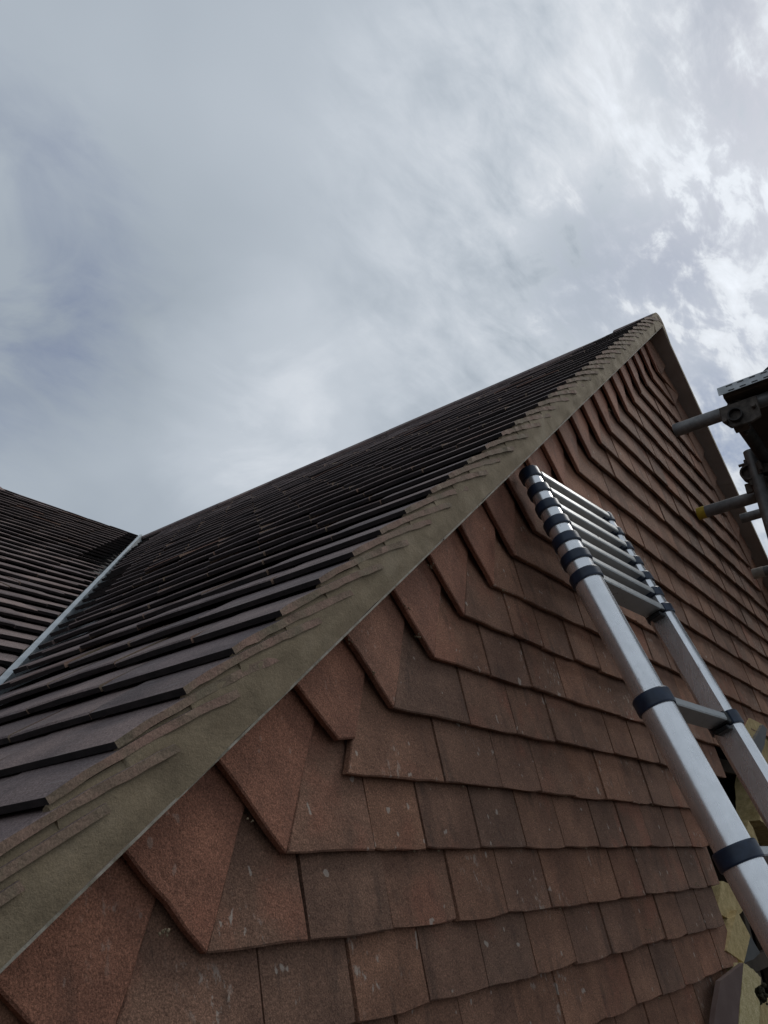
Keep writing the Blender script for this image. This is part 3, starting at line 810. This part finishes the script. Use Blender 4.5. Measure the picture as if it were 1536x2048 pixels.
for i in range(2):
    t0, t1 = cuts[i], cuts[i+1] + (0.03 if i == 0 else 0)
    hh = 0.0 if i == 0 else 0.0015
    bm = bmesh.new()
    prism(bm, [vpt(t0, c, h) for c, h in [(-0.0095, -0.080), (-0.0095, -0.010+hh), (0.0065, -0.012+hh), (0.0105, -0.080)]], tuple(vd*(t1-t0)))
    bmesh.ops.recalc_face_normals(bm, faces=bm.faces)
    part('valley_rib', bm, M_valley)
bm = bmesh.new()
for pr in ([(-0.10, -0.066), (-0.10, -0.069), (-0.010, -0.084), (-0.0105, -0.080)], [(0.0110, -0.080), (0.0110, -0.084), (0.10, -0.069), (0.10, -0.066)]):
    prism(bm, [vpt(0.0, c, h) for c, h in pr], tuple(vd*LV))
bmesh.ops.recalc_face_normals(bm, faces=bm.faces)
part('valley_trough', bm, M_galv)

# ------------------------------------------------------------------ telescopic ladder
Wd = 0.395
P0 = Vector((-1.7924, -0.0335, 1.1443))
th, ph, yaw = 0.3152, -0.0340, -0.0722
dd = Vector((math.sin(ph), -math.sin(th)*math.cos(ph), -math.cos(th)*math.cos(ph))).normalized()
uu = Vector((math.cos(yaw), math.sin(yaw), 0)); uu = (uu - dd*uu.dot(dd)).normalized()
ff = dd.cross(uu).normalized()
if ff.y > 0: ff = -ff               # out of the ladder's front, toward the climber
ts = [0.0512*i for i in range(7)]
while len(ts) < 12: ts.append(ts[-1] + 0.3085)
TEND = (P0.z + 1.36) / -dd.z
ts = [t for t in ts if t < TEND - 0.15]
foot = P0 + uu*Wd/2 + dd*TEND
ladder = tag(empty('telescopic_ladder', tuple(foot)), 'silver telescopic ladder with navy collars leaning on the brown tiled wall, top sections closed', 'ladder')
def lad(name, bm, mat, parent=None, smooth=True, autos=35):
    o = obj(name, bm, mat, None, smooth, autos); 
    if parent is None: o.parent = ladder; o.location = -foot
    else: o.parent = parent
    return o
def stile_profile(r, inner, n=36):
    pts = []
    for i in range(n):
        a = 2*math.pi*i/n; x, y = math.cos(a)*r, math.sin(a)*r
        pts.append((x, y))
    pts = [(min(x, r*0.74), y) for x, y in pts]      # flat inner face toward the rungs
    return [uu*x*inner + ff*y for x, y in pts]
def sweep(bm, prof_a, a, prof_b, b, hollow=False):
    A = [bm.verts.new(a + p) for p in prof_a]; B = [bm.verts.new(b + p) for p in prof_b]; n = len(A)
    for i in range(n):
        j = (i+1) % n; bm.faces.new((A[i], A[j], B[j], B[i]))
    bm.faces.new(A); bm.faces.new(list(reversed(B)))
    bmesh.ops.recalc_face_normals(bm, faces=bm.faces)
def rad(i): return (0.0435 + 0.0036*i)/2 if i < 7 else (0.0715 + 0.0042*(i-7))/2
for side, inner in ((0, 1), (1, -1)):
    base = P0 + uu*Wd*side
    for i, t in enumerate(ts):
        t1 = ts[i+1] if i+1 < len(ts) else TEND - 0.012
        bm = bmesh.new(); r = rad(i)
        sweep(bm, stile_profile(r, inner), base + dd*(t+0.002), stile_profile(r, inner), base + dd*(t1+0.004))
        lad('stile_tube', bm, M_alu)
        # collar: a tapered sleeve with a bracket reaching in to the rung
        bm = bmesh.new(); h = 0.0125 if i < 7 else 0.0165
        rc = r + 0.0042
        def cp(rr): return [uu*(max(-rr, min(x, rr*0.70)))*inner + ff*y for x, y in [(math.cos(2*math.pi*k/40)*rr, math.sin(2*math.pi*k/40)*rr) for k in range(40)]]
        c = base + dd*t
        top_h = h if i else 0.017
        sweep(bm, cp(rc-0.0016), c - dd*top_h, cp(rc), c - dd*(top_h-0.003)); sweep(bm, cp(rc), c - dd*(top_h-0.003), cp(rc), c + dd*(h-0.003)); sweep(bm, cp(rc), c + dd*(h-0.003), cp(rc-0.0012), c + dd*h)
        cl_ = lad('collar', bm, M_navy)
        R3 = Matrix((uu, ff, -dd)).transposed()
        bm = bmesh.new()
        bm_box(bm, c + uu*inner*(rc*0.70 + 0.010) - dd*0.0, 0.026, rc*1.25, h*1.7, R3, bevel=0.002)
        if i >= 6: bm_box(bm, c + uu*inner*(rc*0.70 + 0.014) + dd*(h+0.006), 0.030, rc*0.9, 0.010, R3, bevel=0.002)
        br = obj('rung_bracket', bm, M_navy if i < 6 else M_black, cl_)
    bm = bmesh.new()      # rubber foot
    e = base + dd*(TEND-0.012); R3 = Matrix((uu, ff, -dd)).transposed()
    bm_box(bm, e + dd*0.004, 0.085, 0.085, 0.05, R3, bevel=0.006)
    lad('rubber_foot', bm, M_black)
for i, t in enumerate(ts):
    bm = bmesh.new(); ra = rad(i)
    a = P0 + dd*t + uu*(ra*0.72 + 0.004); b = P0 + uu*Wd + dd*t - uu*(ra*0.72 + 0.004)
    hh = 0.0085 if i < 6 else 0.0095
    # channel: narrow bright nose, deep flat body, ribbed tread
    tb = 0.0 if i < 6 else 0.5
    prof = [(-0.022, -hh), (-0.024, -hh+0.003), (-0.024, hh-0.002), (-0.021, hh), (0.021, hh), (0.024, hh-0.002), (0.024, -hh+0.003), (0.022, -hh)]
    pr2 = [ff*x*(1.0) - dd*z for x, z in prof]
    sweep(bm, pr2, a, pr2, b)
    rg = lad('rung', bm, M_alu2, smooth=False)
    if i >= 6:
        bm = bmesh.new(); R3 = Matrix((uu, ff, -dd)).transposed()
        for kx in range(-2, 3): bm_box(bm, (a+b)/2 + ff*kx*0.008 - dd*(hh+0.0008), (b-a).length*0.94, 0.002, 0.0016, R3)
        obj('tread_rib', bm, M_alu2, rg)

# ------------------------------------------------------------------ scaffold
scaf = tag(empty('scaffold', (-0.30, -0.32, -4.4)), 'galvanised tube scaffold with a dark boarded platform jutting in at the right edge', 'scaffold')
SO = Vector((0.30, 0.32, 4.4))
def sc(name, bm, mats, smooth=True, autos=35, parent=None):
    o = obj(name, bm, mats, None, smooth, autos); o.parent = parent or scaf
    if parent is None: o.location = SO
    return o
TR = 0.02415
def tube(name, a, b, mat=None):
    bm = bmesh.new(); bm_tube(bm, a, b, TR); return sc(name, bm, mat or M_galv)
z1 = 1.695
tube('putlog_tube', (-0.700, -0.150, z1), (-0.672, -1.50, z1 + 0.004))
t2 = tube('putlog_tube', (-0.226, -0.062, 1.548), (-0.236, -1.60, 1.548))
tube('putlog_tube', (0.740, -0.050, 1.840), (0.740, -1.60, 1.840))
t4 = tube('putlog_tube', (0.700, -0.045, 1.533), (0.700, -1.60, 1.533))
tube('putlog_tube', (1.90, -0.15, z1), (1.90, -1.5, z1))
bm = bmesh.new(); bm_tube(bm, (-0.226, -0.058, 1.548), (-0.2264, -0.090, 1.548), TR+0.0012, wall=0)
o = obj('end_cap', bm, M_yellow, t2, True, 35)
bm = bmesh.new(); bm_tube(bm, (0.700, -0.042, 1.533), (0.700, -0.095, 1.533), TR+0.0018, wall=0)
o = obj('end_cap', bm, simple('dusty_white_cap', (0.30, 0.27, 0.23), (0.42, 0.38, 0.33), 40.0, 0.7), t4, True, 35)
LZ = 1.648
tube('ledger_tube', (-0.762, -0.3685, LZ), (3.2, -0.3685, LZ), M_shadetube)
tube('ledger_tube', (-0.762, -1.28, LZ), (3.2, -1.28, LZ))
tube('ledger_tube', (-5.0, -0.30, -1.46), (3.2, -0.30, -1.46)); tube('ledger_tube', (-5.0, -1.52, -1.46), (3.2, -1.52, -1.46))
SX = -0.312
tube('standard_tube', (SX, -0.3195, -4.4), (SX - 0.003, -0.3195, 1.700))
for sx in (-0.55, 2.6): tube('standard_tube', (sx, -1.33, -4.4), (sx, -1.33, 2.9))
tube('standard_tube', (2.6, -0.3195, -4.4), (2.6, -0.3195, 1.665))
for sx in (-4.6, -2.0): 
    tube('standard_tube', (sx, -0.25, -4.4), (sx, -0.25, -1.50)); tube('standard_tube', (sx, -1.57, -4.4), (sx, -1.57, -0.4))
for sx in (-4.7, -3.5, -2.3, -1.1, 0.1, 1.3, 2.5): tube('transom_tube', (sx, -0.24, -1.408), (sx, -1.58, -1.408))
def coupler(c, ax, ay, flange=(1, 0, 0)):
    """a double coupler: two clamp bands at right angles, flaps and nuts"""
    bm = bmesh.new(); c = Vector(c); ax = Vector(ax).normalized(); ay = Vector(ay).normalized(); az = ax.cross(ay).normalized()
    R3 = Matrix((ax, ay, az)).transposed()
    for axis, offs in ((ax, -0.025), (ay, 0.025)):
        cc = c + az*offs
        bm_tube(bm, cc - axis*0.024, cc + axis*0.024, TR+0.007, wall=0.0066, seg=24)
        other = ay if axis is ax else ax
        for sgn in (-1, 1):
            bm_box(bm, cc + other*sgn*(TR+0.016), *( (0.040, 0.030, 0.013) if axis is ax else (0.030, 0.040, 0.013)), R3, bevel=0.002)
        q = cc + other*(TR+0.020)
        bm_tube(bm, q - az*0.030, q + az*0.034, 0.0058, wall=0, seg=10)
        bm_tube(bm, q + az*0.012, q + az*0.026, 0.0115, wall=0, seg=6)
    bm_box(bm, c, 0.045, 0.045, 0.010, R3, bevel=0.002)
    return sc('coupler', bm, M_fitting)
coupler((-0.686, -0.3685, (z1+LZ)/2), (1, 0, 0), (0, -1, 0))
coupler((-0.275, -0.322, 1.560), (0, -1, 0), (0, 0.0, 1))
coupler((SX, -0.322, 1.612), (1, 0, 0), (0, 0, 1))
coupler((SX, -0.310, -1.46), (0, 0, 1), (1, 0, 0))
# clamp plate round the ledger end
bm = bmesh.new()
prism(bm, [Vector((-0.742, -0.3685 + a, LZ + b)) for a, b in ((0.048, 0.052), (0.050, -0.002), (0.026, -0.036), (-0.040, -0.040), (-0.075, -0.030), (-0.078, 0.052))], (0.012, 0, 0))
bmesh.ops.recalc_face_normals(bm, faces=bm.faces); bmesh.ops.bevel(bm, geom=list(bm.edges), offset=0.003, segments=1, affect='EDGES')
sc('clamp_plate', bm, M_fitting, False)
for a, b in ((0.036, -0.010), (-0.062, 0.010)):
    bm = bmesh.new(); bm_tube(bm, (-0.765, -0.3685+a, LZ+b), (-0.735, -0.3685+a, LZ+b), 0.0085, wall=0, seg=6); sc('bolt', bm, M_fitting)
# platform: boards along x, a slotted galvanised strip across their ends
BZ = z1 + TR + 0.003
y = -0.345
for i in range(5):
    bm = bmesh.new(); bm_box(bm, (1.25 + (-0.785+0.785)/2, y - 0.1125, BZ + 0.019), 4.0, 0.223, 0.036, bevel=0.002)
    sc('platform_board', bm, M_timber, False); y -= 0.2265
bm = bmesh.new()
ye = -0.337
x0 = -0.774; zc_ = BZ + 0.020; hs = 0.0145
prism(bm, [(x0, ye, zc_-hs), (x0, ye-1.16, zc_-hs), (x0, ye-1.16, zc_+hs), (x0, ye, zc_+hs)], (0.0025, 0, 0))
prism(bm, [(x0+0.003, ye, zc_+hs), (x0+0.003, ye-1.16, zc_+hs), (x0+0.02, ye-1.16, zc_+hs), (x0+0.02, ye, zc_+hs)], (0, 0, 0.0025))
bmesh.ops.recalc_face_normals(bm, faces=bm.faces)
plate = sc('slotted_plate', bm, M_galvb, False)
for i in range(28):
    for row in (0, 1):
        bm = bmesh.new(); yc = ye - 0.040 - i*0.0385 - row*0.004
        bm_box(bm, (x0-0.0008, yc, zc_ + (0.0098 if row == 0 else -0.0088)), 0.0016, 0.020, 0.0030)
        o = obj('slot', bm, M_black, plate)
# lower lift the ladder stands on
y = -0.32
for i in range(5):
    for x0_ in (-4.95, -1.04):
        bm = bmesh.new(); bm_box(bm, (x0_+1.95, y-0.1125, -1.364), 3.9, 0.223, 0.038, bevel=0.003)
        sc('platform_board', bm, M_timber, False)
    y -= 0.2275
# ------------------------------------------------------------------ roll of underlay on the platform
def ray_hit(u, v, axis, val):
    d = ROT @ Vector(((u-768)/FPX, -(v-1024)/FPX, -1.0)); t = (val - CAM[axis]) / d[axis]; return CAM + d*t
RR = 0.145
rc_ = ray_hit(1585, 779, 2, BZ + 0.038 + RR)
roll = tag(empty('underlay_roll', (rc_.x, rc_.y, BZ + 0.038)), 'black roll of roofing underlay lying on the scaffold platform at the right edge', 'underlay roll')
bm = bmesh.new(); bm_tube(bm, (0, 0, RR), (1.0, 0, RR), RR, wall=0.11, seg=56); obj('rolled_sheet', bm, M_black, roll, True, 35)
bm = bmesh.new(); bm_tube(bm, (-0.004, 0, RR), (1.004, 0, RR), 0.034, wall=0.004, seg=28); obj('cardboard_core', bm, M_boardedge, roll, True, 35)
bm = bmesh.new(); bm_tube(bm, (0.20, 0, RR), (0.25, 0, RR), RR+0.001, wall=0.002, seg=56); obj('tape_band', bm, M_navy, roll, True, 35)

# ------------------------------------------------------------------ insulation offcuts stuffed round the opening
def offcut(pts, y0, depth, label, mats=None, dirv=None, jag=0.0015, group=None, mi=(0, 0, 1)):
    if depth > 0.03: depth = 0.102 - y0; dirv = (0, depth, 0)
    P = [ray_hit(u, v, 1, y0) for u, v in pts]
    # finer, torn outline
    Q = []
    for i in range(len(P)):
        a, b = P[i], P[(i+1) % len(P)]; n = max(1, int((b-a).length/0.02))
        for k in range(n):
            q = a.lerp(b, k/n)
            if k: q = q + Vector((ru(-jag, jag), 0, ru(-jag, jag)))
            Q.append(q)
    c = sum(Q, Vector())/len(Q); zmin = min(q.z for q in Q); base = Vector((c.x, y0 + depth/2, zmin))
    bm = bmesh.new(); prism(bm, [q - base for q in Q], (dirv or (0, depth, 0)), *mi)
    bmesh.ops.recalc_face_normals(bm, faces=bm.faces)
    o = obj('insulation_offcut', bm, mats or [M_foam, M_foam], None); o.location = base
    return tag(o, label, 'insulation board', group or 'torn pieces of insulation board in the opening')
offcut([(1443, 1762), (1474, 1770), (1492, 1815), (1466, 1841), (1450, 1834), (1434, 1824)], 0.02, 0.06, 'pale yellow foam block sticking out behind the lower ladder stile, uppermost beside the tile ends')
offcut([(1474, 1820), (1501, 1872), (1488, 1925), (1453, 1901)], 0.0, 0.06, 'smooth mustard foam block just above the brown-faced board', dirv=(0.01, 0.06, 0.0), jag=0.0008)
offcut([(1500, 1870), (1520, 1905), (1508, 1918), (1489, 1926)], 0.03, 0.05, 'dark grey faced board sliver between mustard foam and near ladder stile', [M_slate, M_foam], jag=0.0008)
# the broad board: purple-brown face with a torn yellow edge
c0 = [ray_hit(u, v, 1, -0.030) for u, v in ((1487, 1926), (1441, 1962), (1436, 1992), (1432, 2015), (1424, 2080), (1474, 2080), (1479, 2010), (1483, 1970))]
c1 = [ray_hit(u, v, 1, -0.026) for u, v in ((1487, 1925), (1506, 1938), (1522, 1955), (1522, 1969), (1510, 1976), (1509, 1984), (1520, 2005), (1518, 2080), (1475, 2080), (1480, 2010), (1484, 1970))]
base = Vector((sum(p.x for p in c1)/len(c1), 0.0, min(p.z for p in c0)))
bm = bmesh.new()
prism(bm, [p - base for p in c0], (0.0, 0.012, 0.0), 0, 0, 0)
def rough(P, jag):
    Q = []
    for i in range(len(P)):
        a, b = P[i], P[(i+1) % len(P)]; n = max(1, int((b-a).length/0.012))
        for k in range(n):
            q = a.lerp(b, k/n); Q.append(q + (Vector((ru(-jag, jag), 0, ru(-jag, jag))) if k else Vector()))
    return Q
prism(bm, [p - base for p in rough(c1, 0.002)], (0.0, 0.055, 0.0), 1, 1, 1)
bmesh.ops.recalc_face_normals(bm, faces=bm.faces)
o = obj('insulation_offcut', bm, [M_foil, M_foamp]); o.location = base
tag(o, 'broad insulation board with purple-brown face and bright torn yellow edge at the bottom right corner', 'insulation board', 'torn pieces of insulation board in the opening')
offcut([(1521, 2005), (1560, 1990), (1560, 2080), (1519, 2080)], 0.02, 0.05, 'olive yellow foam block in the bottom right corner, right of the brown-faced board', jag=0.001)
offcut([(1335, 1366), (1352, 1372), (1372, 1398), (1392, 1425), (1350, 1420)], 0.020, 0.04, 'small yellow foam scrap showing above the upper extended rung between the ladder stiles')
offcut([(1398, 1342), (1412, 1352), (1462, 1432), (1472, 1438), (1524, 1513), (1512, 1536), (1470, 1470)], -0.010, 0.014, 'long grey board strip lying close behind the far ladder stile', [M_slate, M_slate], jag=0.0012)
offcut([(1500, 1436), (1525, 1449), (1502, 1484), (1486, 1458)], 0.0, 0.05, 'mustard foam block under the tile tails, right of the long grey strip', jag=0.001)
offcut([(1526, 1449), (1534, 1458), (1529, 1490), (1517, 1520), (1503, 1488)], -0.012, 0.02, 'dark slate-grey board piece leaning right of the upper foam block', [M_slate, M_slate], jag=0.0015)
offcut([(1533, 1462), (1580, 1452), (1580, 1700), (1520, 1640), (1514, 1560), (1522, 1510)], 0.02, 0.07, 'tall fibrous yellow-brown foam slab at the right edge beside the dark board piece', jag=0.004)
offcut([(1496, 1640), (1506, 1655), (1530, 1720), (1500, 1720), (1489, 1700)], 0.03, 0.05, 'dull yellow foam strip seen between the stiles above the lower rung', jag=0.002)
# moss-like clump of dirty packing in the gap
bm = bmesh.new(); pc = ray_hit(1520, 1988, 1, 0.0)
for k in range(60):
    p = Vector((random.gauss(0, 0.014), random.gauss(0.0, 0.008), random.gauss(0, 0.014)))
    bmesh.ops.create_icosphere(bm, subdivisions=1, radius=ru(0.004, 0.009), matrix=Matrix.Translation(p) @ Matrix.Rotation(ru(0, 3), 4, 'X'))
o = obj('packing_clump', bm, simple('mossy_packing', (0.022, 0.022, 0.012), (0.07, 0.06, 0.035), 90.0, 0.95)); o.location = pc
tag(o, 'dark mossy clump of packing lodged right of the torn yellow board edge', 'packing', kind='stuff')

# crumbs of mortar caught on the tile tails
bm = bmesh.new()
def crumbs(u, v, n, sp, y0=-0.004):
    c = ray_hit(u, v, 1, y0)
    for k in range(n):
        p = c + Vector((random.gauss(0, sp), ru(-0.003, 0.006), random.gauss(0, sp*0.6)))
        bmesh.ops.create_icosphere(bm, subdivisions=1, radius=ru(0.0009, 0.0024), matrix=Matrix.Translation(p) @ Matrix.Rotation(ru(0, 3), 4, 'Y') @ Matrix.Diagonal((1, 0.8, ru(0.6, 1.3), 1)))
for a in ((836, 1275, 7, 0.004), (748, 1345, 4, 0.003), (818, 1215, 7, 0.006), (1010, 1180, 6, 0.004), (1394, 1770, 6, 0.006), (1300, 1860, 10, 0.008), (505, 1640, 3, 0.004),
          (335, 1860, 6, 0.005), (1220, 820, 10, 0.006), (1395, 1350, 5, 0.006), (705, 1285, 5, 0.005), (862, 1130, 6, 0.005)): crumbs(*a)
for k in range(70):
    r_ = random.choice([t for t in tiles[:200] if t[1][0] == 'full'])[1]
    x_ = ru(r_[1], r_[2]); c = Vector((x_, ru(0.0, 0.004), r_[3] - 0.002))
    bmesh.ops.create_icosphere(bm, subdivisions=1, radius=ru(0.0008, 0.0022), matrix=Matrix.Translation(c))
tag(obj('mortar_crumbs', bm, M_mortar), 'pale crumbs of mortar caught on the tile tails', 'crumbs', kind='stuff')
